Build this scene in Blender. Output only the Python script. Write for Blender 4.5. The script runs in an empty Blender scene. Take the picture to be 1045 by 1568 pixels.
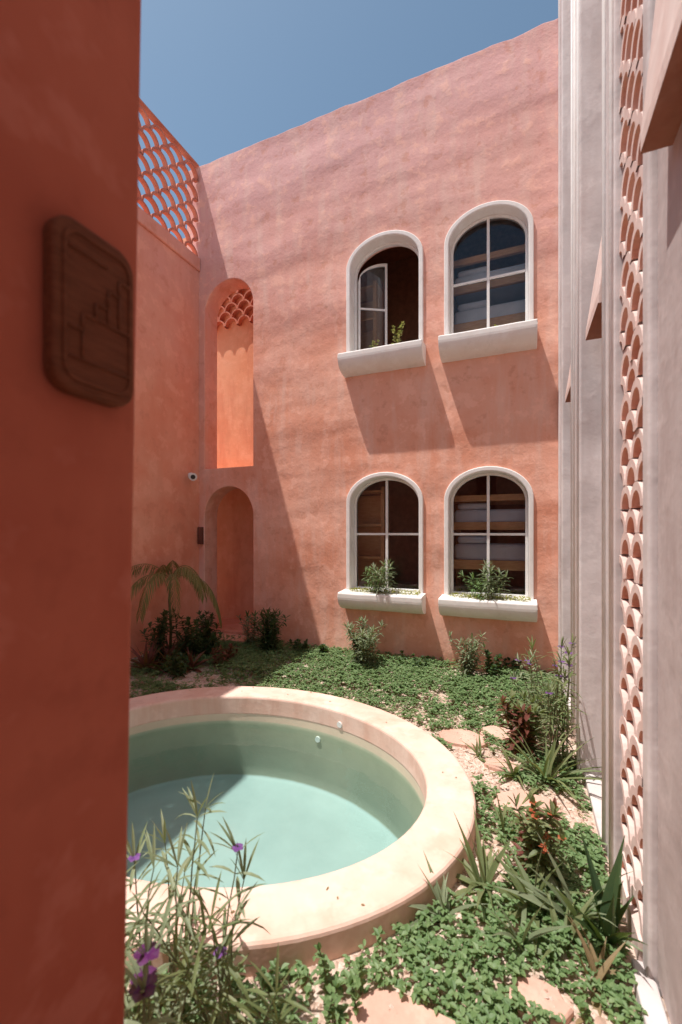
import bpy, math, random
from mathutils import Vector, Matrix, noise
random.seed(7)
R=random.random
U=random.uniform
scene=bpy.context.scene
V=Vector

# ---------------------------------------------------------------- helpers
def link(o,parent=None):
    scene.collection.objects.link(o)
    if parent: o.parent=parent
    return o
def empty(name):
    e=bpy.data.objects.new(name,None); e.empty_display_size=.2
    return link(e)
class MB:
    def __init__(s): s.v=[];s.f=[];s.m=[]
    def add(s,vs,fs,mi=0):
        o=len(s.v); s.v.extend([tuple(p) for p in vs])
        for f in fs: s.f.append(tuple(i+o for i in f)); s.m.append(mi)
    def box(s,x0,x1,y0,y1,z0,z1,mi=0):
        s.add([(x0,y0,z0),(x1,y0,z0),(x1,y1,z0),(x0,y1,z0),(x0,y0,z1),(x1,y0,z1),(x1,y1,z1),(x0,y1,z1)],
              [(0,3,2,1),(4,5,6,7),(0,1,5,4),(1,2,6,5),(2,3,7,6),(3,0,4,7)],mi)
    def tube(s,pts,r0,r1,sides=5,mi=0):
        n=len(pts);vs=[];fs=[]
        for i,p in enumerate(pts):
            p=V(p); a=V(pts[max(0,i-1)]); b=V(pts[min(n-1,i+1)])
            d=(b-a).normalized(); x=d.orthogonal().normalized(); y=d.cross(x)
            r=r0+(r1-r0)*i/(n-1)
            for k in range(sides):
                an=2*math.pi*k/sides
                vs.append(p+x*math.cos(an)*r+y*math.sin(an)*r)
        for i in range(n-1):
            for k in range(sides):
                k2=(k+1)%sides
                fs.append((i*sides+k,i*sides+k2,(i+1)*sides+k2,(i+1)*sides+k))
        fs.append(tuple(range(sides))[::-1]); fs.append(tuple((n-1)*sides+k for k in range(sides)))
        s.add(vs,fs,mi)
    def leaf(s,base,d,L,W,droop=.3,fold=.25,segs=4,mi=0,prof=None,twist=0):
        p=V(base); d=V(d).normalized(); st=L/segs
        vs=[];fs=[]
        for i in range(segs+1):
            t=i/segs
            w=(prof(t) if prof else math.sin(math.pi*min(1,(t*.92+.06)))**.8)*W*.5
            if i==segs: w=W*.02
            side=d.cross(V((0,0,1)))
            if side.length<1e-3: side=V((1,0,0))
            side.normalize()
            if twist: side=Matrix.Rotation(twist,3,d)@side
            up=side.cross(d).normalized()
            vs+= [p-side*w+up*w*fold, p-up*w*fold*.3, p+side*w+up*w*fold]
            if i<segs:
                o=i*3; fs+=[(o,o+1,o+4,o+3),(o+1,o+2,o+5,o+4)]
            d=(d+V((0,0,-droop/segs))).normalized(); p=p+d*st
        s.add(vs,fs,mi)
    def obj(s,name,mats,parent=None,smooth=False,bevel=0):
        me=bpy.data.meshes.new(name); me.from_pydata(s.v,[],s.f)
        if not isinstance(mats,(list,tuple)): mats=[mats]
        for m in mats: me.materials.append(m)
        me.polygons.foreach_set('material_index',s.m)
        if smooth: me.polygons.foreach_set('use_smooth',[True]*len(me.polygons))
        me.update()
        o=bpy.data.objects.new(name,me); link(o,parent)
        if bevel:
            b=o.modifiers.new('bevel','BEVEL'); b.width=bevel; b.segments=3; b.limit_method='ANGLE'
        return o

def flat_shape(name,outline,holes,a,b,mat,axis='Y',bevel=0,parent=None):
    """2D filled outline with holes, extruded between coordinate a and b along axis."""
    cu=bpy.data.curves.new(name,'CURVE'); cu.dimensions='2D'; cu.fill_mode='BOTH'
    for pts in [outline]+holes:
        sp=cu.splines.new('POLY'); sp.points.add(len(pts)-1)
        for i,p in enumerate(pts): sp.points[i].co=(p[0],p[1],0,1)
        sp.use_cyclic_u=True
    h=abs(b-a)/2; cu.extrude=h-bevel; cu.bevel_depth=bevel; cu.bevel_resolution=2
    if bevel: cu.offset=-bevel
    tmp=bpy.data.objects.new('tmp',cu); scene.collection.objects.link(tmp)
    dg=bpy.context.evaluated_depsgraph_get(); dg.update()
    me=bpy.data.meshes.new_from_object(tmp.evaluated_get(dg))
    bpy.data.objects.remove(tmp)
    c=(a+b)/2
    if axis=='Y': M=Matrix(((1,0,0,0),(0,0,-1,c),(0,1,0,0),(0,0,0,1)))
    elif axis=='X': M=Matrix(((0,0,1,c),(1,0,0,0),(0,1,0,0),(0,0,0,1)))
    else: M=Matrix.Translation((0,0,c))
    me.transform(M); me.materials.clear(); me.materials.append(mat); me.name=name
    for p in me.polygons: p.use_smooth=False
    return link(bpy.data.objects.new(name,me),parent)

def arch(x0,x1,z0,ztop,rise,n=28,closed_bottom=True):
    c=(x0+x1)/2; h=(x1-x0)/2; zs=ztop-rise
    pts=[(x0,z0),(x1,z0)]
    for i in range(n+1):
        a=math.pi*i/n
        pts.append((c+h*math.cos(a),zs+rise*math.sin(a)))
    return pts

# ---------------------------------------------------------------- materials
def newmat(name):
    m=bpy.data.materials.new(name); m.use_nodes=True
    nt=m.node_tree; b=nt.nodes['Principled BSDF']
    return m,nt,b
def N(nt,t,**kw):
    n=nt.nodes.new(t)
    for k,v in kw.items():
        if k in n.inputs: n.inputs[k].default_value=v
        else: setattr(n,k,v)
    return n
def mapped(nt,scale=(1,1,1),rot=(0,0,0)):
    tc=nt.nodes.new('ShaderNodeTexCoord'); mp=nt.nodes.new('ShaderNodeMapping')
    mp.inputs['Scale'].default_value=scale; mp.inputs['Rotation'].default_value=rot
    nt.links.new(tc.outputs['Object'],mp.inputs['Vector']); return mp.outputs[0]
def noi(nt,vec,scale,detail=5,rough=.6):
    n=N(nt,'ShaderNodeTexNoise'); n.inputs['Scale'].default_value=scale
    n.inputs['Detail'].default_value=min(detail,4); n.inputs['Roughness'].default_value=rough
    nt.links.new(vec,n.inputs['Vector']); return n.outputs['Fac']
def ramp(nt,fac,stops):
    r=N(nt,'ShaderNodeValToRGB'); e=r.color_ramp.elements
    while len(e)<len(stops): e.new(.5)
    for i,(p,c) in enumerate(stops):
        e[i].position=p; e[i].color=(*c,1)
    nt.links.new(fac,r.inputs[0]); return r.outputs[0]
def mix(nt,fac,a,b,mode='MIX'):
    m=nt.nodes.new('ShaderNodeMix'); m.data_type='RGBA'; m.blend_type=mode
    if isinstance(fac,(int,float)): m.inputs[0].default_value=fac
    else: nt.links.new(fac,m.inputs[0])
    for s,i in ((a,6),(b,7)):
        if isinstance(s,tuple): m.inputs[i].default_value=(*s,1)
        else: nt.links.new(s,m.inputs[i])
    return m.outputs[2]
def mul(nt,a,k):
    n=N(nt,'ShaderNodeMath',operation='MULTIPLY'); nt.links.new(a,n.inputs[0]); n.inputs[1].default_value=k; return n.outputs[0]
def bumps(nt,bsdf,lst):
    prev=None
    for fac,strength,dist in lst:
        b=N(nt,'ShaderNodeBump'); b.inputs['Strength'].default_value=strength; b.inputs['Distance'].default_value=dist
        nt.links.new(fac,b.inputs['Height'])
        if prev: nt.links.new(prev,b.inputs['Normal'])
        prev=b.outputs[0]
    nt.links.new(prev,bsdf.inputs['Normal'])

def plaster(name,c1,c2,top=None,zr=(2,6),relief=.05,stain=(.5,.3,.25),stainamt=.25,rough=.9,fine=.002,hs=1.5,patch=.28):
    m,nt,b=newmat(name)
    v=mapped(nt); vs=mapped(nt,(3.0,3.0,.5)); vh=mapped(nt,(.45,1,1.3),(0,math.radians(16),0))
    n1=noi(nt,v,1.3,4,.66)
    base=ramp(nt,n1,[(.34,c1),(.64,c2)])
    if top:
        sx=N(nt,'ShaderNodeSeparateXYZ'); nt.links.new(v,sx.inputs[0])
        ad=N(nt,'ShaderNodeMath',operation='MULTIPLY_ADD'); nt.links.new(noi(nt,vh,1.1,4),ad.inputs[0]); ad.inputs[1].default_value=3.0; nt.links.new(sx.outputs[2],ad.inputs[2])
        mr=N(nt,'ShaderNodeMapRange'); nt.links.new(ad.outputs[0],mr.inputs[0])
        mr.inputs[1].default_value=zr[0]+1.5; mr.inputs[2].default_value=zr[1]+1.5
        base=mix(nt,mr.outputs[0],base,top)
    st=ramp(nt,noi(nt,vs,1.6,4,.65),[(.48,(0,0,0)),(.72,(1,1,1))])
    base=mix(nt,mul(nt,st,stainamt),base,stain)
    n5=noi(nt,v,4,4,.68)
    pp=ramp(nt,n5,[(.54,(0,0,0)),(.62,(1,1,1))])
    base=mix(nt,mul(nt,pp,patch),base,tuple(min(1,c*1.12+.07) for c in c2))
    dk=ramp(nt,n5,[(.36,(1,1,1)),(.43,(0,0,0))])
    base=mix(nt,mul(nt,dk,patch),base,tuple(c*.80 for c in c1))
    nt.links.new(base,b.inputs['Base Color']); b.inputs['Roughness'].default_value=rough
    b.inputs['Specular IOR Level'].default_value=.2
    bumps(nt,b,[(noi(nt,vh,hs,2,.4),1,relief),(n5,.8,fine*3.5),(noi(nt,v,40,2,.6),.5,fine*.7)])
    return m
M_wall=plaster('pink_plaster',(.78,.34,.225),(.85,.46,.345),top=(.75,.43,.41),zr=(3.4,6.6),relief=.085,stain=(.86,.62,.53),stainamt=.5,fine=.004,hs=1.1,patch=.42)
M_side=plaster('coral_plaster',(.80,.31,.195),(.85,.42,.29),top=(.80,.42,.35),zr=(3.5,6.5),relief=.02,stain=(.68,.26,.16),stainamt=.35,patch=.35)
M_niche=plaster('orange_plaster',(.80,.34,.19),(.84,.42,.26),relief=.01,stain=(.66,.24,.14),stainamt=.7)
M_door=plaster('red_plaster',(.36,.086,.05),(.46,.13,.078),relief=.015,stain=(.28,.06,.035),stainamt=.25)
M_white=plaster('white_trim_plaster',(.84,.80,.77),(.89,.86,.84),relief=.006,stain=(.70,.56,.49),stainamt=.2,rough=.8,fine=.001)
M_grey=plaster('shaded_white_plaster',(.45,.37,.36),(.60,.52,.51),relief=.02,stain=(.36,.26,.24),stainamt=.5)  # white plaster, greyed in its colour to stand for shade
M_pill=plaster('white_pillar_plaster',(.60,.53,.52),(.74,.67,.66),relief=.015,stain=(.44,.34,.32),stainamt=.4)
M_screen=plaster('pale_pink_tile',(.76,.56,.51),(.84,.69,.64),relief=.004,stain=(.62,.36,.30),stainamt=.4)
M_rim=plaster('pool_rim_plaster',(.77,.50,.40),(.84,.63,.54),relief=.008,stain=(.66,.34,.24),stainamt=.5)
M_brick=plaster('terracotta_tile',(.58,.19,.13),(.70,.30,.21),relief=.005,stain=(.4,.13,.09),stainamt=.4)
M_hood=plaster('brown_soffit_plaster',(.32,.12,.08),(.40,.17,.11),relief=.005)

def simple(name,col,rough=.6,var=0,bump=0,bscale=40,spec=.4):
    m,nt,b=newmat(name); v=mapped(nt)
    if var: nt.links.new(ramp(nt,noi(nt,v,bscale*.3,4),[(.3,tuple(c*(1-var) for c in col)),(.7,tuple(min(1,c*(1+var)) for c in col))]),b.inputs['Base Color'])
    else: b.inputs['Base Color'].default_value=(*col,1)
    b.inputs['Roughness'].default_value=rough; b.inputs['Specular IOR Level'].default_value=spec
    if bump: bumps(nt,b,[(noi(nt,v,bscale,4),.5,bump)])
    return m
M_frame=simple('white_window_paint',(.82,.80,.78),.45,.06,.001)
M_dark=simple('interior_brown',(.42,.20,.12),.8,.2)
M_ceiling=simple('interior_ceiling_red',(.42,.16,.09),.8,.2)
M_sheet=simple('bed_linen',(.72,.73,.78),.9,.1,.01,12)
M_steel=simple('pool_fitting',(.75,.76,.74),.35,.05)
M_black=simple('black_plastic',(.02,.02,.02),.3,.1)
M_box=simple('brown_box_paint',(.16,.06,.04),.5,.2)
def wood(name,c1,c2,sc=(3,3,30),rough=.5,spec=.4):
    m,nt,b=newmat(name); v=mapped(nt,sc)
    nt.links.new(ramp(nt,noi(nt,v,2,5,.65),[(.3,c1),(.7,c2)]),b.inputs['Base Color']); b.inputs['Specular IOR Level'].default_value=spec
    b.inputs['Roughness'].default_value=rough; bumps(nt,b,[(noi(nt,v,3,4),.4,.002)]); return m
M_wood=wood('bunk_wood',(.62,.29,.11),(.76,.42,.20),(6,30,30))
M_plaque=wood('dark_carved_wood',(.105,.032,.014),(.17,.054,.026),(40,9,70),.7,.15)

def leafmat(name,c1,c2,c3,trans=.3,rough=.5):
    m,nt,b=newmat(name)
    g=nt.nodes.new('ShaderNodeNewGeometry')
    col=ramp(nt,g.outputs['Random Per Island'],[(0,c1),(.5,c2),(1,c3)])
    v=mapped(nt)
    col=mix(nt,noi(nt,v,1.5,2),col,tuple(c*.75 for c in c2))
    nt.links.new(col,b.inputs['Base Color']); b.inputs['Roughness'].default_value=rough; b.inputs['Specular IOR Level'].default_value=.35
    tr=nt.nodes.new('ShaderNodeBsdfTranslucent'); nt.links.new(mix(nt,.4,col,(.35,.5,.05)),tr.inputs[0])
    ms=nt.nodes.new('ShaderNodeMixShader'); ms.inputs[0].default_value=trans
    nt.links.new(b.outputs[0],ms.inputs[1]); nt.links.new(tr.outputs[0],ms.inputs[2])
    nt.links.new(ms.outputs[0],nt.nodes['Material Output'].inputs[0]); return m
M_cover=leafmat('groundcover_leaf',(.11,.20,.075),(.19,.30,.12),(.31,.42,.20))
M_strap=leafmat('strap_leaf',(.12,.16,.06),(.21,.25,.11),(.33,.34,.17))
M_pale=leafmat('pale_leaf',(.18,.23,.12),(.28,.33,.20),(.40,.44,.29))
M_darkleaf=leafmat('dark_leaf',(.03,.06,.03),(.06,.11,.045),(.10,.16,.06))
M_redleaf=leafmat('red_leaf',(.14,.03,.03),(.22,.06,.05),(.14,.11,.05))
M_palm=leafmat('palm_leaf',(.16,.16,.05),(.28,.26,.09),(.42,.34,.13))
M_yel=leafmat('yellow_leaf',(.25,.28,.04),(.40,.38,.06),(.45,.45,.1))
M_purple=leafmat('purple_petal',(.18,.06,.28),(.26,.10,.38),(.34,.15,.46))
M_dpurple=leafmat('dark_purple_petal',(.10,.012,.10),(.14,.02,.14),(.18,.04,.19))
M_redfl=leafmat('red_petal',(.5,.07,.04),(.6,.14,.07),(.6,.25,.12))
M_stem=simple('stem',(.14,.15,.07),.7,.3)
M_dry=leafmat('dry_leaf',(.30,.20,.10),(.38,.27,.15),(.45,.33,.2))

def gravel():
    m,nt,b=newmat('pink_gravel_soil'); v=mapped(nt)
    vo=N(nt,'ShaderNodeTexVoronoi'); vo.inputs['Scale'].default_value=55; nt.links.new(v,vo.inputs['Vector'])
    base=ramp(nt,noi(nt,v,2.2,5),[(.35,(.48,.31,.23)),(.65,(.66,.49,.40))])
    hs=N(nt,'ShaderNodeSeparateColor'); nt.links.new(vo.outputs['Color'],hs.inputs[0])
    sp=ramp(nt,hs.outputs[0],[(0,(.40,.25,.19)),(.5,(.66,.48,.39)),(1,(.82,.70,.62))])
    nt.links.new(mix(nt,.55,base,sp),b.inputs['Base Color']); b.inputs['Roughness'].default_value=.95
    inv=N(nt,'ShaderNodeMath',operation='SUBTRACT'); inv.inputs[0].default_value=1; nt.links.new(vo.outputs['Distance'],inv.inputs[1])
    bumps(nt,b,[(inv.outputs[0],.8,.012),(noi(nt,v,30,4),.5,.01)])
    return m
M_gravel=gravel()
def stonepeb():
    m,nt,b=newmat('gravel_stone'); g=nt.nodes.new('ShaderNodeNewGeometry')
    nt.links.new(ramp(nt,g.outputs['Random Per Island'],[(0,(.45,.28,.21)),(.4,(.66,.48,.39)),(.8,(.78,.66,.58)),(1,(.55,.4,.34))]),b.inputs['Base Color']); b.inputs['Roughness'].default_value=.9
    return m
M_peb=stonepeb()
M_slab=plaster('stepping_stone',(.62,.36,.28),(.72,.47,.38),relief=.015,stain=(.5,.3,.24),stainamt=.5,fine=.006)
def basin():
    m,nt,b=newmat('pool_basin_plaster'); v=mapped(nt)
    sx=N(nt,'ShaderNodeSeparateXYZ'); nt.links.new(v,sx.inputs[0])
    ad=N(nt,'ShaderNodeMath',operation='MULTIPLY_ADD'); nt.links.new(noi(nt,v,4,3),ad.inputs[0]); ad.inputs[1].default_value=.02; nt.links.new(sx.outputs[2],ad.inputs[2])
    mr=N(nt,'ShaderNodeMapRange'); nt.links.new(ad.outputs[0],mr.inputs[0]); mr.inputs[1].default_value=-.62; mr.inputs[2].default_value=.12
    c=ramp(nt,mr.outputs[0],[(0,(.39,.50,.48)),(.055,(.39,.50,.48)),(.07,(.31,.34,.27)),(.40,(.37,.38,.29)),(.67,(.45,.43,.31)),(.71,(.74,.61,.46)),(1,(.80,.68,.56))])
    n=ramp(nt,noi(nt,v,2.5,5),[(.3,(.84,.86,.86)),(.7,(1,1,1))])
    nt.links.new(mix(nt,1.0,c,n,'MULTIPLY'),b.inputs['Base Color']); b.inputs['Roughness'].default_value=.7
    bumps(nt,b,[(noi(nt,v,14,4),.4,.004)])
    return m
M_basin=basin()
def water():
    m,nt,b=newmat('clear_water'); nt.nodes.remove(b)
    v=mapped(nt)
    tr=nt.nodes.new('ShaderNodeBsdfTransparent'); tr.inputs[0].default_value=(.88,.965,.95,1)
    gl=nt.nodes.new('ShaderNodeBsdfGlossy'); gl.inputs['Roughness'].default_value=.02
    bp=N(nt,'ShaderNodeBump'); bp.inputs['Strength'].default_value=.3; bp.inputs['Distance'].default_value=.01
    nt.links.new(noi(nt,v,6,3),bp.inputs['Height']); nt.links.new(bp.outputs[0],gl.inputs['Normal'])
    fr=nt.nodes.new('ShaderNodeFresnel'); fr.inputs[0].default_value=1.33; nt.links.new(bp.outputs[0],fr.inputs['Normal'])
    ms=nt.nodes.new('ShaderNodeMixShader'); nt.links.new(fr.outputs[0],ms.inputs[0]); nt.links.new(tr.outputs[0],ms.inputs[1]); nt.links.new(gl.outputs[0],ms.inputs[2])
    nt.links.new(ms.outputs[0],nt.nodes['Material Output'].inputs[0]); return m
M_water=water()
def glass():
    m,nt,b=newmat('window_glass'); nt.nodes.remove(b)
    v=mapped(nt)
    tr=nt.nodes.new('ShaderNodeBsdfTransparent'); tr.inputs[0].default_value=(.88,.91,.92,1)
    gl=nt.nodes.new('ShaderNodeBsdfGlossy'); gl.inputs['Roughness'].default_value=.01; gl.inputs[0].default_value=(.9,.95,1,1)
    bp=N(nt,'ShaderNodeBump'); bp.inputs['Strength'].default_value=.1; bp.inputs['Distance'].default_value=.02
    nt.links.new(noi(nt,v,1.5,2),bp.inputs['Height']); nt.links.new(bp.outputs[0],gl.inputs['Normal'])
    fr=nt.nodes.new('ShaderNodeFresnel'); fr.inputs[0].default_value=1.5
    ms=nt.nodes.new('ShaderNodeMixShader'); nt.links.new(fr.outputs[0],ms.inputs[0]); nt.links.new(tr.outputs[0],ms.inputs[1]); nt.links.new(gl.outputs[0],ms.inputs[2])
    nt.links.new(ms.outputs[0],nt.nodes['Material Output'].inputs[0]); return m
M_glass=glass()

# ---------------------------------------------------------------- building
YB=5.24
XL=-4.56
house=empty('pink_house')
WIN=[(-2.12,-1.11),(-.86,.12)]
LEV=[(.83,2.36),(3.85,5.39)]
holes=[]
for (a,b) in WIN:
    for (z0,z1) in LEV:
        holes.append(arch(a+.015,b-.015,z0-.05,z1-.015,.375))
holes.append(arch(-4.455,-3.58,2.56,5.35,.44))
holes.append(arch(-4.455,-3.58,.02,2.28,.44))
top=[(1.6-i*(1.6+4.80)/60, 7.2+.035*noise.noise(V((i*.35,3,0)))+.012*noise.noise(V((i*1.3,9,0)))) for i in range(61)]
flat_shape('facade_wall',[(-4.80,-.3),(1.6,-.3)]+top,holes,YB,YB+.3,M_wall,parent=house,bevel=.012)
mb=MB()
for x,h,l in [(-3.05,.12,.03),(-3.35,.05,-.02),(-2.2,.04,.01)]:
    mb.tube([(x,YB+.12,7.17),(x+l*.3,YB+.12,7.2+h*.6),(x+l,YB+.12,7.2+h)],.006,.005,6)
mb.obj('rebar_stubs',M_box,house)

SD=.245
def window(a,b,z0,z1,name,open_sash=False):
    w=empty(name); w.parent=house
    q=.055
    flat_shape('surround',arch(a,b,z0-.04,z1,.38),[arch(a+q,b-q,z0+.0,z1-q,.34)],YB-.03,YB+.19,M_white,parent=w,bevel=.012)
    mb=MB(); n=10; prof=[(YB+.05,z0+.03),(YB-SD+.015,z0+.012),(YB-SD,z0),(YB-SD,z0-.05)]
    for i in range(n+1):
        t=math.pi/2*i/n; prof.append((YB-SD+(SD-.015)*(1-math.cos(t)), z0-.05-.17*math.sin(t)))
    prof.append((YB+.05,z0-.22))
    xs=[a-.03+(b-a+.06)*k/12 for k in range(13)]
    vs=[];P=len(prof)
    for x in xs:
        for (y,z) in prof: vs.append((x,y,z+.006*noise.noise(V((x*5,y*4,z)))))
    fs=[]
    for k in range(12):
        for i in range(P):
            j=(i+1)%P; fs.append((k*P+i,(k+1)*P+i,(k+1)*P+j,k*P+j))
    fs.append(tuple(range(P))); fs.append(tuple(12*P+i for i in range(P))[::-1])
    mb.add(vs,fs); mb.obj('sill',M_white,w,bevel=.012)
    ia,ib,it=a+q+.002,b-q-.002,z1-q-.002; iz=z0+.02
    fw=.030; yf=YB+.12
    flat_shape('frame',arch(ia,ib,iz,it,.338),[arch(ia+fw,ib-fw,iz+fw,it-fw,.31)],yf,yf+.05,M_frame,parent=w,bevel=.004)
    c=(ia+ib)/2; zm=iz+(it-iz)*.50
    bar=MB()
    bar.box(c-.016,c+.016,yf+.006,yf+.044,iz+fw,it-fw)
    if not open_sash:
        bar.box(ia+fw,c-.016,yf+.008,yf+.040,zm-.014,zm+.014); bar.box(c+.016,ib-fw,yf+.008,yf+.040,zm-.014,zm+.014)
        bar.obj('glazing_bars',M_frame,w,bevel=.003)
        me=bpy.data.meshes.new('pane'); e=arch(ia+.01,ib-.01,iz+.01,it-.01,.33)
        me.from_pydata([(x,yf+.024,z) for x,z in e],[],[tuple(range(len(e)))]); me.materials.append(M_glass); link(bpy.data.objects.new('pane',me),w)
    else:
        def half(x0,x1,zb,zt,r):
            h=c-ia-fw; pts=[(x0,zb),(x1,zb)]
            for i in range(17):
                t=i/16; x=x1+(x0-x1)*t
                u=(x-0)/ (h*1.03); u=min(1,max(0,u))
                pts.append((x,zt-r+r*math.sqrt(max(0,1-(1-u)**2))))
            return pts
        h=c-ia-fw-.02
        s=flat_shape('open_sash',half(0,h,iz+fw,it-.10,.28),[half(.03,h-.03,iz+fw+.035,it-.135,.26)],0,.035,M_frame,bevel=.003,parent=w)
        g=flat_shape('open_sash_pane',half(.02,h-.02,iz+fw+.02,it-.12,.27),[],.015,.019,M_glass,parent=w)
        bb=MB(); bb.box(.03,h-.03,.006,.03,zm-.012,zm+.012); bo=bb.obj('open_sash_bar',M_frame,w)
        for o in (s,g,bo):
            o.location=(ia+fw+.01,yf+.05,0); o.rotation_euler=(0,0,math.radians(30))
    return w
for i,(a,b) in enumerate(WIN):
    for j,(z0,z1) in enumerate(LEV):
        window(a,b,z0,z1,'arched_window_%d_%d'%(i+1,j+1),open_sash=(i==0 and j==1))
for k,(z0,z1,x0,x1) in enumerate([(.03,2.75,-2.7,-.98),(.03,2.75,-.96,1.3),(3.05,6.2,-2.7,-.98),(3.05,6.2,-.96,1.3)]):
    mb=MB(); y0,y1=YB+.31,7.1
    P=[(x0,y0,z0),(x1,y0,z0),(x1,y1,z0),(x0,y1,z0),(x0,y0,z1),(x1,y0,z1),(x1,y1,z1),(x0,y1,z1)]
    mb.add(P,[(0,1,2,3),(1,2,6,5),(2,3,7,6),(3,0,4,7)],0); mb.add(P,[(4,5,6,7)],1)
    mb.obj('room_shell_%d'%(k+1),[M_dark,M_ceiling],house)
mb=MB(); mb.box(-3.4,1.6,YB+.32,8.8,6.25,6.45); mb.obj('roof_slab',M_grey,house)
SX=-6.4  # shaft extended left, its side wall low, to let sun on the back wall
mb=MB()
mb.box(-3.52,-3.40,YB+.302,6.35,-.1,7.15); mb.box(SX,-3.40,6.352,6.5,-.1,7.15); mb.box(SX-.2,SX-.002,5.0,6.5,-.1,5.4)
mb.box(-5.7,-4.82,5.0,5.2,-.1,2.555)  # unseen wall added to cut light into the lower niche, kept short
mb.obj('shaft_and_shade_walls',M_niche,house)
mb=MB(); mb.box(SX,-3.522,YB+.302,6.35,2.40,2.555); mb.box(SX,-4.803,5.202,YB+.30,2.40,2.555); mb.obj('landing_slab',M_niche,house)
mb=MB(); mb.box(-4.50,-3.5,4.98,YB-.002,-.05,.09); mb.box(SX,-3.52,YB+.302,6.35,-.05,.06); mb.obj('entry_step',M_side,house,bevel=.01)

def lattice(mb,plane,c0,c1,u0,u1,z0,z1,r,th,mi_out=0,mi_in=0,seg=12,rowk=1.0):
    """scale-like stacked half round tiles"""
    rows=int((z1-z0)/(r*rowk)); cols=int(round((u1-u0)/(2*r)))
    rr=(u1-u0)/(2*cols)
    for j in range(rows):
        off=rr if j%2 else 0
        for i in range(cols+1):
            cu=u0+rr+2*rr*i-off; cz=z0+j*r*rowk
            jit=U(-.004,.004)
            ks=[k for k in range(seg+1) if u0-.001<=cu+rr*math.cos(math.pi*k/seg)<=u1+.001 and u0-.001<=cu+(rr-th)*math.cos(math.pi*k/seg)<=u1+.001]
            if len(ks)<3: continue
            po=[(cu+rr*math.cos(math.pi*k/seg),cz+r*rowk*math.sin(math.pi*k/seg)+jit) for k in ks]
            pi=[(cu+(rr-th)*math.cos(math.pi*k/seg),cz+(r*rowk-th)*math.sin(math.pi*k/seg)+jit) for k in ks]
            d0=c0+U(0,.008); d1=c1-U(0,.006)
            def W(u,z,d): return (d,u,z) if plane=='X' else (u,d,z)
            n=len(ks)
            vs=[W(u,z,d0) for u,z in po]+[W(u,z,d1) for u,z in po]+[W(u,z,d0) for u,z in pi]+[W(u,z,d1) for u,z in pi]
            fo=[(k,k+1,n+k+1,n+k) for k in range(n-1)]; fi=[(2*n+k,3*n+k,3*n+k+1,2*n+k+1) for k in range(n-1)]
            fr=[(k,2*n+k,2*n+k+1,k+1) for k in range(n-1)]+[(n+k,n+k+1,3*n+k+1,3*n+k) for k in range(n-1)]
            mb.add(vs,fo+fr,mi_out); mb.add(vs,fi,mi_in)

# ---- left courtyard wall
gw=empty('courtyard_wall')
mb=MB()
mb.box(XL-.24,XL,-1.5,YB-.002,-.3,5.58)
mb.obj('wall_body',M_side,gw)
mb=MB(); mb.box(XL-.26,XL+.035,-1.5,YB-.003,5.582,5.78); mb.obj('ledge',M_side,gw,bevel=.015)
mb=MB(); lattice(mb,'X',XL-.07,XL,-1.45,YB-.01,5.782,7.20,.15,.026); mb.obj('tile_lattice',M_brick,gw)
mb=MB(); mb.box(XL-.09,XL+.008,-1.5,YB-.003,7.185,7.215); mb.obj('coping',M_brick,gw,bevel=.01)
mb=MB(); lattice(mb,'Y',6.25,6.345,-6.2,-3.54,5.25,7.1,.135,.02); mb.obj('shaft_lattice',M_brick,gw)

bw=empty('unseen_rear_wall')  # unseen wall added behind the camera to darken the window reflections
mb=MB(); mb.box(-9,7,-3.3,-3.0,-.1,3.4); mb.obj('wall_body',M_side,bw,bevel=.02)
mb=MB(); mb.box(-9.05,7.05,-3.35,-2.95,3.402,3.5); mb.obj('coping',M_side,bw,bevel=.02)

# ---- right white colonnade
rc=empty('white_colonnade')
HT=8.6
mb=MB()
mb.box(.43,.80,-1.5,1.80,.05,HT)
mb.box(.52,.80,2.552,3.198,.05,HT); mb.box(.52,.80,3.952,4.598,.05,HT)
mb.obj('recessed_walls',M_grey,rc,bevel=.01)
mb=MB()
for (y0,y1,x) in [(1.802,1.885,.405),(2.302,2.55,.385),(3.2,3.30,.345),(3.702,3.95,.375),(4.6,4.70,.35),(5.13,5.238,.36)]:
    mb.box(x,.80,y0,y1,0.0,HT)
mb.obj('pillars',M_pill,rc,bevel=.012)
mb=MB()
for (y,x) in [(2.31,.385),(2.50,.385),(3.715,.375),(3.9,.375),(3.215,.345)]:
    mb.tube([(x-.004,y+.008,.02),(x-.004,y+.008,HT/2),(x-.004,y+.008,HT)],.012,.012,8)
mb.obj('edge_mouldings',M_white,rc,smooth=True)
mb=MB()
for (y0,y1) in [(1.887,2.30),(3.302,3.70),(4.702,5.128)]:
    lattice(mb,'X',.405,.54,y0,y1,.10,HT,.10,.034,0,1)
    mb.box(.395,.53,y0,y1,0.0,.098,0)
mb.obj('tile_screen',[M_screen,M_wall],rc)
mb=MB(); mb.box(.70,.95,-1.5,YB-.003,0,HT-.1); mb.obj('backing_wall',M_wall,rc)
def hood(y0,y1,xw,xo,zb,zt,name):
    mb=MB()
    vs=[(xw,y0,zb),(xo,y0,zb),(xo,y0,zb+.05),(xw,y0,zt),(xw,y1,zb),(xo,y1,zb),(xo,y1,zb+.05),(xw,y1,zt)]
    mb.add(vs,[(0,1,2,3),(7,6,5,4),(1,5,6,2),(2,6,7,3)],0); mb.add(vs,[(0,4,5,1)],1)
    mb.obj(name,[M_screen,M_hood],rc,bevel=.006)
hood(.95,1.63,.432,.345,2.80,3.75,'window_hood_1'); hood(2.60,3.08,.522,.365,2.80,3.9,'window_hood_2'); hood(4.0,4.48,.522,.365,2.80,3.9,'window_hood_3')
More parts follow.
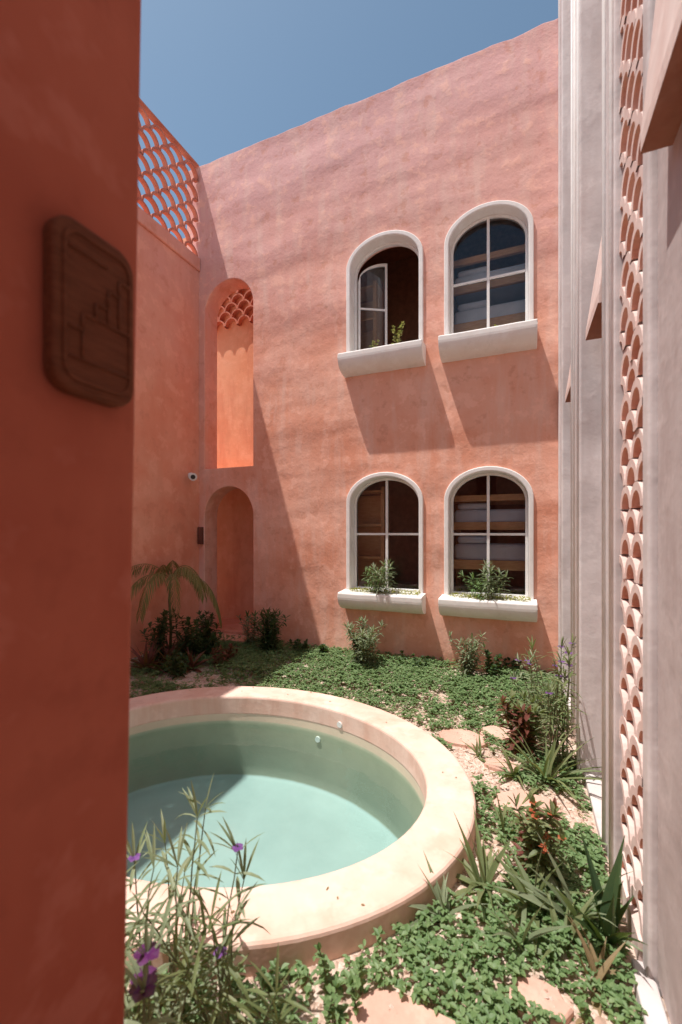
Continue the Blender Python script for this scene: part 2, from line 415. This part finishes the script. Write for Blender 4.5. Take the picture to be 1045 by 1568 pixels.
mb=MB(); mb.box(.36,.429,-1.5,1.80,-.02,.05); mb.box(.37,.80,1.801,1.885,-.02,.03);mb.box(.37,.519,2.552,3.198,-.02,.04);mb.box(.37,.519,3.952,4.598,-.02,.04)
mb.obj('kerb',M_pill,rc,bevel=.008)

# ---- foreground doorway wall with carved plaque
dw=empty('entrance_wall')
mb=MB(); zs=[-.1+i*3.4/20 for i in range(21)]
ye=lambda z:.556+.02*(z-.73)
vs=[]
for z in zs:
    e=ye(z); r=.018
    prof=[(-.64,-1.5),(-.64,e-r)]+[(-.64-r*(1-math.cos(a)),e-r+r*math.sin(a)) for a in [math.pi/2*k/5 for k in range(1,6)]]+[(-.95,e),(-.95,-1.5)]
    vs+=[(x,y,z) for x,y in prof]
P=len(prof); fs=[]
for i in range(20):
    for k in range(P):
        k2=(k+1)%P; fs.append((i*P+k,i*P+k2,(i+1)*P+k2,(i+1)*P+k))
fs.append(tuple(range(P))[::-1]); fs.append(tuple(20*P+k for k in range(P)))
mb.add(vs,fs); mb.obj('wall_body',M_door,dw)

def rrect(u0,u1,v0,v1,r,n=8):
    pts=[]
    for cx,cy,a0 in [(u1-r,v0+r,-90),(u1-r,v1-r,0),(u0+r,v1-r,90),(u0+r,v0+r,180)]:
        for k in range(n+1):
            a=math.radians(a0+90*k/n); pts.append((cx+r*math.cos(a),cy+r*math.sin(a)))
    return pts
pq=empty('carved_wooden_plaque')
flat_shape('board',rrect(.405,.545,1.808,2.068,.035),[],-.639,-.612,M_plaque,'X',bevel=.007,parent=pq)
flat_shape('raised_border',rrect(.418,.536,1.824,2.053,.026),[rrect(.424,.530,1.831,2.046,.022)],-.613,-.609,M_plaque,'X',bevel=.0012,parent=pq)
mb=MB()
stair=[(.424,1.905),(.448,1.905),(.448,1.93),(.470,1.93),(.470,1.955),(.492,1.955),(.492,1.985),(.512,1.985),(.512,2.01),(.530,2.01)]
for p,q in zip(stair[:-1],stair[1:]): mb.tube([(-.611,*p),(-.611,*q)],.0028,.0028,6)
for p,q in [((.47,1.93),(.53,1.93)),((.492,1.955),(.492,1.93)),((.448,1.905),(.448,1.86)),((.424,1.86),(.530,1.86)),((.512,1.985),(.512,1.93)),((.424,2.022),(.49,2.022))]:
    mb.tube([(-.611,*p),(-.611,*q)],.0025,.0025,6)
mb.obj('carved_lines',M_plaque,pq,smooth=True)

sc=empty('security_camera')
mb=MB(); mb.tube([(XL+.002,5.05,2.44),(XL+.03,5.05,2.44)],.05,.05,16); mb.tube([(XL+.03,5.05,2.44),(XL+.07,5.03,2.43)],.018,.018,8)
mb.tube([(XL+.06,5.06,2.435),(XL+.075,5.04,2.43),(XL+.16,4.93,2.405),(XL+.17,4.918,2.40)],.045,.058,16); mb.obj('housing',M_frame,sc,smooth=False)
mb=MB(); mb.tube([(XL+.171,4.917,2.40),(XL+.176,4.91,2.398)],.034,.032,16); mb.obj('lens',M_black,sc)
wb=MB(); wb.box(-4.545,-4.47,YB-.05,YB-.001,1.42,1.68); wb.box(-4.535,-4.48,YB-.058,YB-.05,1.44,1.66); wb.obj('door_plaque',M_box,None,bevel=.008)  # dark box on the jamb, taken as a plaque

# ---------------------------------------------------------------- ground and pool
PC=(-1.79,2.34); PA,PBb=1.565,1.26; RW=.27
def ell(a,b,n=96): return [(PC[0]+a*math.cos(2*math.pi*i/n),PC[1]+b*math.sin(2*math.pi*i/n)) for i in range(n)]
gh=ell(PA-.1,PBb-.1)
S=400
gsh=flat_shape('ground',[(-S,-S),(S,-S),(S,S),(-S,S)],[gh],-.02,0,M_gravel,'Z')
pool=empty('plunge_pool')
flat_shape('rim',ell(PA,PBb),[ell(PA-RW,PBb-RW)],-.05,.12,M_rim,'Z',bevel=.022,parent=pool)
mb=MB(); n=96; vs=[];fs=[]
rings=[(RW,.09),(RW,-.02),(RW,-.1),(RW,-.3),(RW,-.50),(RW+.004,-.575),(RW+.012,-.590),(RW+.03,-.597),(RW+.06,-.60),(RW+.3,-.60)]
for (o,z) in rings:
    vs+=[(x,y,z) for x,y in ell(PA-o+.004,PBb-o+.004,n)]
for r in range(len(rings)-1):
    for i in range(n):
        j=(i+1)%n; fs.append((r*n+i,r*n+j,(r+1)*n+j,(r+1)*n+i))
fs.append(tuple((len(rings)-1)*n+i for i in range(n)))
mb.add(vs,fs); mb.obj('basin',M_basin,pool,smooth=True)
me=bpy.data.meshes.new('water_surface'); e=ell(PA-RW+.002,PBb-RW+.002)
me.from_pydata([(x,y,-.1) for x,y in e],[],[tuple(range(len(e)))]); me.materials.append(M_water); link(bpy.data.objects.new('water_surface',me),pool)
mb=MB(); mb.tube([(-1.55,1.72,-.599),(-1.55,1.72,-.585)],.075,.07,24); mb.obj('drain',M_steel,pool)
mb=MB()
for a,z in [(82,-.17),(72,.01)]:
    A=math.radians(a); x=PC[0]+(PA-RW)*math.cos(A); y=PC[1]+(PBb-RW)*math.sin(A); d=V((-math.cos(A),-math.sin(A),0))
    mb.tube([V((x,y,z))-d*.02,V((x,y,z))+d*.010],.028,.024,16)
mb.obj('water_inlets',M_steel,pool)

def in_pool(x,y,m=0): return ((x-PC[0])/(PA+m))**2+((y-PC[1])/(PBb+m))**2<1
stones=[(-.42,3.42,.19,.14),(-.16,3.60,.16,.13),(.04,2.72,.20,.15),(-.33,1.33,.22,.12),(-.75,1.02,.2,.10),(.05,1.60,.10,.07),(-.12,3.12,.12,.08)]
mb=MB()
for (cx,cy,ra,rb) in stones:
    k=14
    pts=[]
    for i in range(k):
        a=2*math.pi*i/k+U(-.12,.12); rr=U(.84,1.1); pts.append((cx+ra*rr*math.cos(a),cy+rb*rr*math.sin(a)))
    h=.030; vs=[(x,y,-.01) for x,y in pts]+[(x,y,h*.7) for x,y in pts]+[(cx+(x-cx)*.92,cy+(y-cy)*.92,h+U(-.003,.003)) for x,y in pts]+[(cx,cy,h)]
    fs=[(r*k+i,r*k+(i+1)%k,(r+1)*k+(i+1)%k,(r+1)*k+i) for r in range(2) for i in range(k)]+[(2*k+i,2*k+(i+1)%k,3*k) for i in range(k)]
    mb.add(vs,fs)
mb.obj('stepping_stones',M_slab)
def on_stone(x,y,m=.0): return any(((x-c)/(ra+m))**2+((y-d)/(rb+m))**2<1 for c,d,ra,rb in stones)
mb=MB()
for _ in range(15000):
    x=U(-2.2,.36); y=U(.85,4.6)
    if y>3.9 and R()<.5: continue
    if in_pool(x,y,.0): continue
    s=U(.003,.010)*(1.5 if R()<.06 else 1); rot=Matrix.Rotation(U(0,6.3),3,'Z')@Matrix.Rotation(U(0,6.3),3,'X')
    vs=[rot@V((a*s*U(.7,1.3),b*s*U(.6,1.1),c*s*U(.5,1))) for a,b,c in [(1,0,0),(-1,0,0),(0,1,0),(0,-1,0),(0,0,1),(0,0,-1)]]
    vs=[v+V((x,y,s*.35+(.028 if on_stone(x,y) else 0))) for v in vs]
    if on_stone(x,y) and R()<.85: continue
    mb.add(vs,[(0,2,4),(2,1,4),(1,3,4),(3,0,4),(2,0,5),(1,2,5),(3,1,5),(0,3,5)])
mb.obj('gravel',M_peb)

def dens(x,y):
    n=noise.fractal(V((x*1.9+5,y*1.9,0)),1,2,3)
    d=.55+n*1.4
    if y>3.9: d+=.55
    q=math.sqrt(((x-PC[0])/PA)**2+((y-PC[1])/PBb)**2)
    if q<1.14: d-=.15
    if x<-3.0 and y<4.5: d-=.3
    if y<1.7: d+=.2
    return d
mb=MB(); cnt=0
def lprof(t): return [0.15,.85,1.0,.62,0][min(4,int(round(t*4)))]
tries=0
while cnt<14500 and tries<90000:
    tries+=1
    x=U(-4.4,.36); y=U(.9,5.22)
    if in_pool(x,y,.02) or on_stone(x,y,-.02): continue
    near = y<2.6
    if not near and R()<.25: continue
    if R()>dens(x,y)*1.1: continue
    cnt+=1
    h=U(.008,.060)+(.03 if y>4 else 0); nl=random.randint(4,6); a0=U(0,6.3)
    sz=U(.65,1.1)*(1.15 if y>4 else 1)
    for k in range(nl):
        a=a0+k*2*math.pi/nl+U(-.3,.3); el=U(.05,.7)
        d=V((math.cos(a)*math.cos(el),math.sin(a)*math.cos(el),math.sin(el)))
        mb.leaf((x+U(-.008,.008),y+U(-.008,.008),h+U(-.01,.012)),d,U(.022,.036)*sz,U(.014,.022)*sz,U(.3,.9),.3,4,0,lprof)
mb.obj('groundcover_plants',M_cover)
mb=MB()
for _ in range(600):
    x=U(-2.2,.36); y=U(.9,4.8)
    if in_pool(x,y,.0): continue
    a=U(0,6.3); mb.leaf((x,y,U(.008,.03)),(math.cos(a),math.sin(a),U(-.1,.4)),U(.02,.05),U(.008,.016),.5,.4,3)
for _ in range(20):
    A=U(0,6.3); q=U(-.02,-.22); x=PC[0]+(PA+q)*math.cos(A); y=PC[1]+(PBb+q)*math.sin(A)
    a=U(0,6.3); mb.leaf((x,y,.123),(math.cos(a),math.sin(a),.1),U(.010,.022),U(.005,.010),.1,.3,3)
mb.obj('leaf_litter',M_dry)

# ---------------------------------------------------------------- plants
def strap_plant(name,x,y,n,L,W,mats,spread=1.0,droop=1.2,z=0,flower=None):
    mb=MB()
    for i in range(n):
        a=U(0,6.3); el=U(.5,1.4)*1.0 if R()<.7 else U(.2,.7)
        el=math.pi/2-(math.pi/2-el)*spread
        d=(math.cos(a)*math.cos(el),math.sin(a)*math.cos(el),math.sin(el))
        mb.leaf((x+U(-.02,.02),y+U(-.02,.02),z),d,L*U(.6,1.1),W*U(.7,1.1),droop*U(.4,1.3),.35,7,0,lambda t:(1-t**3)*(.55+.45*math.sin(math.pi*min(1,t*1.3))),U(-.4,.4))
    if flower:
        for _ in range(flower[1]):
            fx,fy,fz=x+U(-.07,.07),y+U(-.07,.07),z+L*U(.9,1.25)
            mb.tube([(x,y,z),(x+(fx-x)*.4,y+(fy-y)*.4,z+(fz-z)*.6),(fx,fy,fz)],.004,.002,5,1)
            for _k in range(12):
                a=U(0,6.3); mb.leaf((fx,fy,fz-U(0,.05)),(math.cos(a),math.sin(a),U(.1,1.2)),U(.015,.03),.008,.5,.3,3,2)
    return mb.obj(name,[mats,M_stem,flower[0] if flower else M_stem])
def shrub(name,x,y,H,stems,mat,LL=.09,LW=.018,spread=.5,whorl=3,flower=None,z0=0,step=.035,bare=.15,droop=.8,lean=None,jit=.05,fs=.028):
    mb=MB()
    for s in range(stems):
        a=U(0,6.3); sp=U(.1,1)*spread; h=H*U(.6,1.05)
        bx,by=x+U(-1,1)*jit,y+U(-1,1)*jit
        tx,ty=bx+math.cos(a)*sp*h,by+math.sin(a)*sp*h
        if lean: tx+=lean[0]*h; ty+=lean[1]*h
        k=8; pts=[]
        for i in range(k+1):
            t=i/k; pts.append(V((bx+(tx-bx)*t**1.5+U(-.004,.004),by+(ty-by)*t**1.5+U(-.004,.004),z0+h*t)))
        mb.tube(pts,.0045,.0018,5,1)
        t=bare
        while t<1:
            f=t*k; i=min(k-1,int(f)); p=pts[i].lerp(pts[i+1],f-i)
            a1=U(0,6.3)
            for w in range(whorl):
                an=a1+w*2*math.pi/whorl+U(-.3,.3); el=U(.1,.9)
                mb.leaf(p,(math.cos(an)*math.cos(el),math.sin(an)*math.cos(el),math.sin(el)),LL*U(.6,1.15)*(1.1-.35*t),LW*U(.7,1.2),droop*U(.4,1.4),.3,4)
            t+=step/h
        p=pts[-1]
        for w in range(5):
            an=U(0,6.3); el=U(.6,1.4)
            mb.leaf(p,(math.cos(an)*math.cos(el),math.sin(an)*math.cos(el),math.sin(el)),LL*.7,LW*.8,.4,.3,4)
        if flower and R()<flower[1]:
            for w in range(5):
                an=w*2*math.pi/5+U(-.1,.1)
                mb.leaf(p+V((0,0,.015)),(math.cos(an),math.sin(an),.7),fs,fs*.85,.9,.1,4,2,lambda t:.4+.6*math.sin(math.pi*t*.8))
    return mb.obj(name,[mat,M_stem,flower[0] if flower else M_stem])
def palm(name,x,y,H,n):
    mb=MB()
    trunk=[V((x,y,0)),V((x+.02,y+.0,H*.3)),V((x+.01,y-.02,H*.6)),V((x+.03,y-.02,H*.8))]
    mb.tube(trunk,.020,.012,8,1)
    for i in range(n):
        a=2*math.pi*i/n*1.0+U(-.3,.3); el=U(.75,1.25); L=U(.75,1.1)
        d=V((math.cos(a)*math.cos(el),math.sin(a)*math.cos(el),math.sin(el))); p=trunk[-1].copy(); pts=[p.copy()]
        k=20
        for s in range(k):
            d=(d+V((0,0,-.18))).normalized(); p=p+d*L/k; pts.append(p.copy())
            if s>3:
                side=d.cross(V((0,0,1))).normalized()
                for sg in (-1,1):
                    for h in (0,.5):
                        ld=(side*sg+d*U(.6,1.0)+V((0,0,U(-.9,-.3)))).normalized()
                        mb.leaf(p-d*L/k*h,ld,.18*math.sin(math.pi*(s+1)/(k+2))**.6+.03,.012,1.4,.3,4)
        mb.tube(pts,.005,.002,5,2)
    return mb.obj(name,[M_palm,M_stem,M_palm])
palm('areca_palm',-4.17,4.25,1.22,9)
strap_plant('cordyline_plant',-3.95,4.0,34,.42,.05,M_redleaf,1.0,1.0)
strap_plant('cordyline_plant',-3.55,3.95,30,.30,.05,M_redleaf,1.0,1.0)
strap_plant('cordyline_plant',-4.0,3.72,34,.40,.05,M_redleaf,1.0,1.0)
strap_plant('cordyline_plant',-3.75,3.78,26,.30,.05,M_darkleaf,1.1,1.0)
shrub('dark_shrub',-4.1,4.0,.62,11,M_darkleaf,.11,.03,.45)
shrub('dark_shrub',-3.9,4.6,.46,14,M_darkleaf,.10,.035,.7,jit=.1)
shrub('dark_shrub',-3.55,3.75,.22,14,M_darkleaf,.08,.035,1.0,jit=.1)
shrub('dark_shrub',-3.3,4.2,.22,12,M_redleaf,.08,.03,1.0,jit=.1)
shrub('dark_shrub',-3.9,4.25,.52,12,M_darkleaf,.10,.03,.7,jit=.1)
shrub('dark_shrub',-3.65,4.35,.34,12,M_darkleaf,.09,.035,.8,jit=.1)
shrub('corner_shrub',-3.05,4.85,.55,18,M_darkleaf,.13,.026,.6,flower=(M_purple,.2),jit=.08)
shrub('corner_shrub',-3.45,5.0,.44,9,M_pale,.09,.02,.45)
shrub('oleander_shrub',-1.70,4.80,.52,22,M_pale,.13,.02,.65,jit=.09)
shrub('oleander_shrub',-.53,4.85,.45,12,M_pale,.11,.02,.45)
shrub('low_shrub',-2.35,5.0,.14,10,M_darkleaf,.06,.04,1.2)
shrub('low_shrub',-2.65,5.0,.18,10,M_darkleaf,.06,.04,1.2,jit=.12)
shrub('low_shrub',-1.15,5.02,.14,10,M_darkleaf,.06,.04,1.5,jit=.2)
shrub('low_shrub',-.15,5.02,.16,10,M_darkleaf,.07,.045,1.5,jit=.2)
shrub('low_shrub',-.30,4.95,.26,3,M_darkleaf,.08,.05,.5)
shrub('ruellia_plant',.22,3.25,.84,11,M_strap,.14,.014,.22,whorl=2,flower=(M_purple,.7),step=.06,jit=.08)
shrub('ruellia_plant',.16,3.75,.6,12,M_pale,.12,.014,.45,whorl=2,flower=(M_purple,.3),step=.05,jit=.08)
strap_plant('spider_lily',.14,3.05,30,.50,.024,M_strap,1.0,1.1)
shrub('croton_plant',-.02,3.35,.34,7,M_redleaf,.10,.03,.5)
shrub('croton_plant',.02,3.42,.36,10,M_strap,.10,.03,.6)
strap_plant('strap_leaf_plant',-.05,3.05,16,.26,.028,M_strap,1.2,.8)
strap_plant('strap_leaf_plant',-.28,3.2,9,.18,.022,M_strap,1.2,.8)
shrub('ixora_plant',.07,2.15,.40,8,M_strap,.09,.024,.34,flower=(M_redfl,.7),fs=.02)
shrub('ixora_plant',.04,2.22,.32,5,M_redleaf,.09,.024,.4)
strap_plant('bromeliad_plant',.04,2.00,26,.32,.036,M_strap,1.0,.9,flower=(M_redfl,2))
strap_plant('bromeliad_plant',.20,1.98,26,.34,.042,M_pale,1.2,1.0)
strap_plant('bromeliad_plant',.30,1.93,14,.38,.05,M_darkleaf,.6,.6)
strap_plant('strap_leaf_plant',-.16,2.02,26,.30,.032,M_strap,1.15,.9)
strap_plant('strap_leaf_plant',-.30,1.80,20,.24,.030,M_pale,1.2,.8)
strap_plant('strap_leaf_plant',.00,1.80,24,.28,.030,M_pale,1.3,1.0)
strap_plant('strap_leaf_plant',-.10,2.42,14,.24,.024,M_strap,1.2,1.0)
strap_plant('strap_leaf_plant',.24,1.74,16,.24,.032,M_dry,1.3,1.2)
strap_plant('strap_leaf_plant',.14,1.86,18,.28,.030,M_strap,1.3,1.2)
shrub('seedling',-.62,1.30,.17,2,M_cover,.035,.02,.4,step=.03)
shrub('seedling',-.48,1.36,.15,2,M_cover,.035,.02,.4,step=.03)
for (x,y,H,s) in [(-1.10,.98,.62,4),(-1.00,1.10,.66,4),(-.84,1.04,.58,4),(-.98,.92,.50,5),(-.74,1.02,.44,5),(-1.16,1.14,.5,3)]:
    shrub('ruellia_plant',x,y,H,s,M_pale if s!=5 else M_strap,.17,.012,.38,whorl=2,flower=(M_purple,.12),step=.07,droop=1.0,jit=.06,fs=.022)
shrub('ruellia_plant',-.79,.735,.83,2,M_pale,.12,.013,.02,whorl=2,flower=(M_dpurple,1.0),step=.09,bare=.6,jit=.015,fs=.032)
shrub('ruellia_plant',-.75,.70,.74,1,M_pale,.12,.013,.02,whorl=2,flower=(M_dpurple,1.0),step=.09,bare=.6,jit=.015,fs=.032)
for (a,b) in WIN:
    c=(a+b)/2
    shrub('window_plant',c+.05,YB-.10,.36,8,M_pale,.14,.016,.5,z0=.84,jit=.12)
    shrub('window_plant',c-.1,YB-.10,.26,5,M_cover,.12,.016,.55,z0=.84,jit=.08)
    mb=MB()
    for _ in range(420):
        x=U(a+.08,b-.03); y=YB-U(.03,.16); an=U(0,6.3)
        mb.leaf((x,y,.85+U(0,.035)),(math.cos(an),math.sin(an),U(.2,1.5)),U(.02,.045),U(.008,.016),.6,.3,3)
    mb.obj('sill_succulents',M_yel)
shrub('window_plant',-1.45,YB-.06,.30,3,M_palm,.06,.03,.3,z0=3.88,jit=.04)
shrub('window_plant',-1.75,YB-.02,.12,3,M_palm,.05,.02,.5,z0=3.88,jit=.05)
shrub('window_plant',-.28,YB-.04,.07,2,M_yel,.04,.02,.5,z0=3.88,jit=.02)

# ---------------------------------------------------------------- furniture inside
def bunk(x0,x1,y0,y1,zo):
    e=empty('bunk_bed'); mb=MB()
    for x in (x0,x1-.07):
        for y in (y0,y1-.07): mb.box(x,x+.07,y,y+.07,zo,zo+2.08)
    for z0,z1 in [(1.96,2.04),(1.60,1.70),(1.10,1.22)]:
        for y in (y0+.01,y1-.06): mb.box(x0+.071,x1-.071,y,y+.05,zo+z0,zo+z1)
        for x in (x0+.01,x1-.06): mb.box(x,x+.05,y0+.071,y1-.071,zo+z0,zo+z1)
    mb.obj('timber_frame',M_wood,e,bevel=.006)
    mb=MB(); mb.box(x0+.08,x1-.08,y0+.07,y1-.07,zo+1.66,zo+1.86); mb.box(x0+.08,x1-.08,y0+.07,y1-.07,zo+1.2,zo+1.42)
    mb.obj('mattress',M_sheet,e,bevel=.05)
    mb=MB(); mb.box(x0+.12,x0+.5,y0+.1,y0+.6,zo+1.865,zo+1.95); mb.box(x0+.12,x0+.5,y0+.1,y0+.6,zo+1.425,zo+1.52); mb.obj('pillow',M_sheet,e,bevel=.04)
bunk(-.9,1.1,5.66,6.54,0.03); bunk(-.9,1.1,5.66,6.54,3.05)
def shelf(x0,x1,y0,y1,zo):
    mb=MB()
    mb.box(x0,x0+.05,y0,y1,zo,zo+2.2); mb.box(x1-.05,x1,y0,y1,zo,zo+2.2)
    for z in (.3,.75,1.2,1.65,2.12): mb.box(x0+.051,x1-.051,y0+.01,y1-.01,zo+z,zo+z+.035)
    mb.box(x0+.051,x1-.051,y1-.009,y1,zo+.3,zo+2.1)
    mb.obj('wooden_shelf',M_wood,None,bevel=.004)
shelf(-2.3,-1.75,5.70,5.95,.03); shelf(-2.5,-1.95,5.95,6.3,3.05)

# ---------------------------------------------------------------- light, world, camera
d=V((.29,.205,-1)).normalized()
sun=bpy.data.lights.new('sun','SUN'); sun.energy=5; sun.angle=math.radians(.5); sun.color=(1,.955,.89)
so=bpy.data.objects.new('sun',sun); link(so); so.rotation_euler=d.to_track_quat('-Z','Y').to_euler(); so.location=(-3,-2,12)
wd=bpy.data.worlds.new('World'); scene.world=wd; wd.use_nodes=True; nt=wd.node_tree
sky=nt.nodes.new('ShaderNodeTexSky'); sky.sky_type='NISHITA'; sky.sun_disc=False
sky.sun_elevation=math.asin(-d.z); sky.sun_rotation=math.atan2(-d.x,-d.y); sky.air_density=1.0; sky.dust_density=1.5; sky.ozone_density=1
bg=nt.nodes['Background']; bg.inputs[1].default_value=.15
nt.links.new(mix(nt,1.0,sky.outputs[0],(.90,1.0,.92),'MULTIPLY'),bg.inputs[0])
cam=bpy.data.cameras.new('camera'); co=bpy.data.objects.new('camera',cam); link(co); scene.camera=co
co.location=(0,0,1.6); co.rotation_euler=(math.radians(90),0,math.radians(22.8))
cam.sensor_fit='VERTICAL'; cam.sensor_height=36; cam.sensor_width=24; cam.lens=660/1568*36; cam.shift_y=.0198
cam.clip_start=.02; cam.clip_end=1500
cam.dof.use_dof=True; cam.dof.focus_distance=4.2; cam.dof.aperture_fstop=2.2
scene.view_settings.view_transform='Standard'; scene.view_settings.look='None'; scene.view_settings.exposure=0
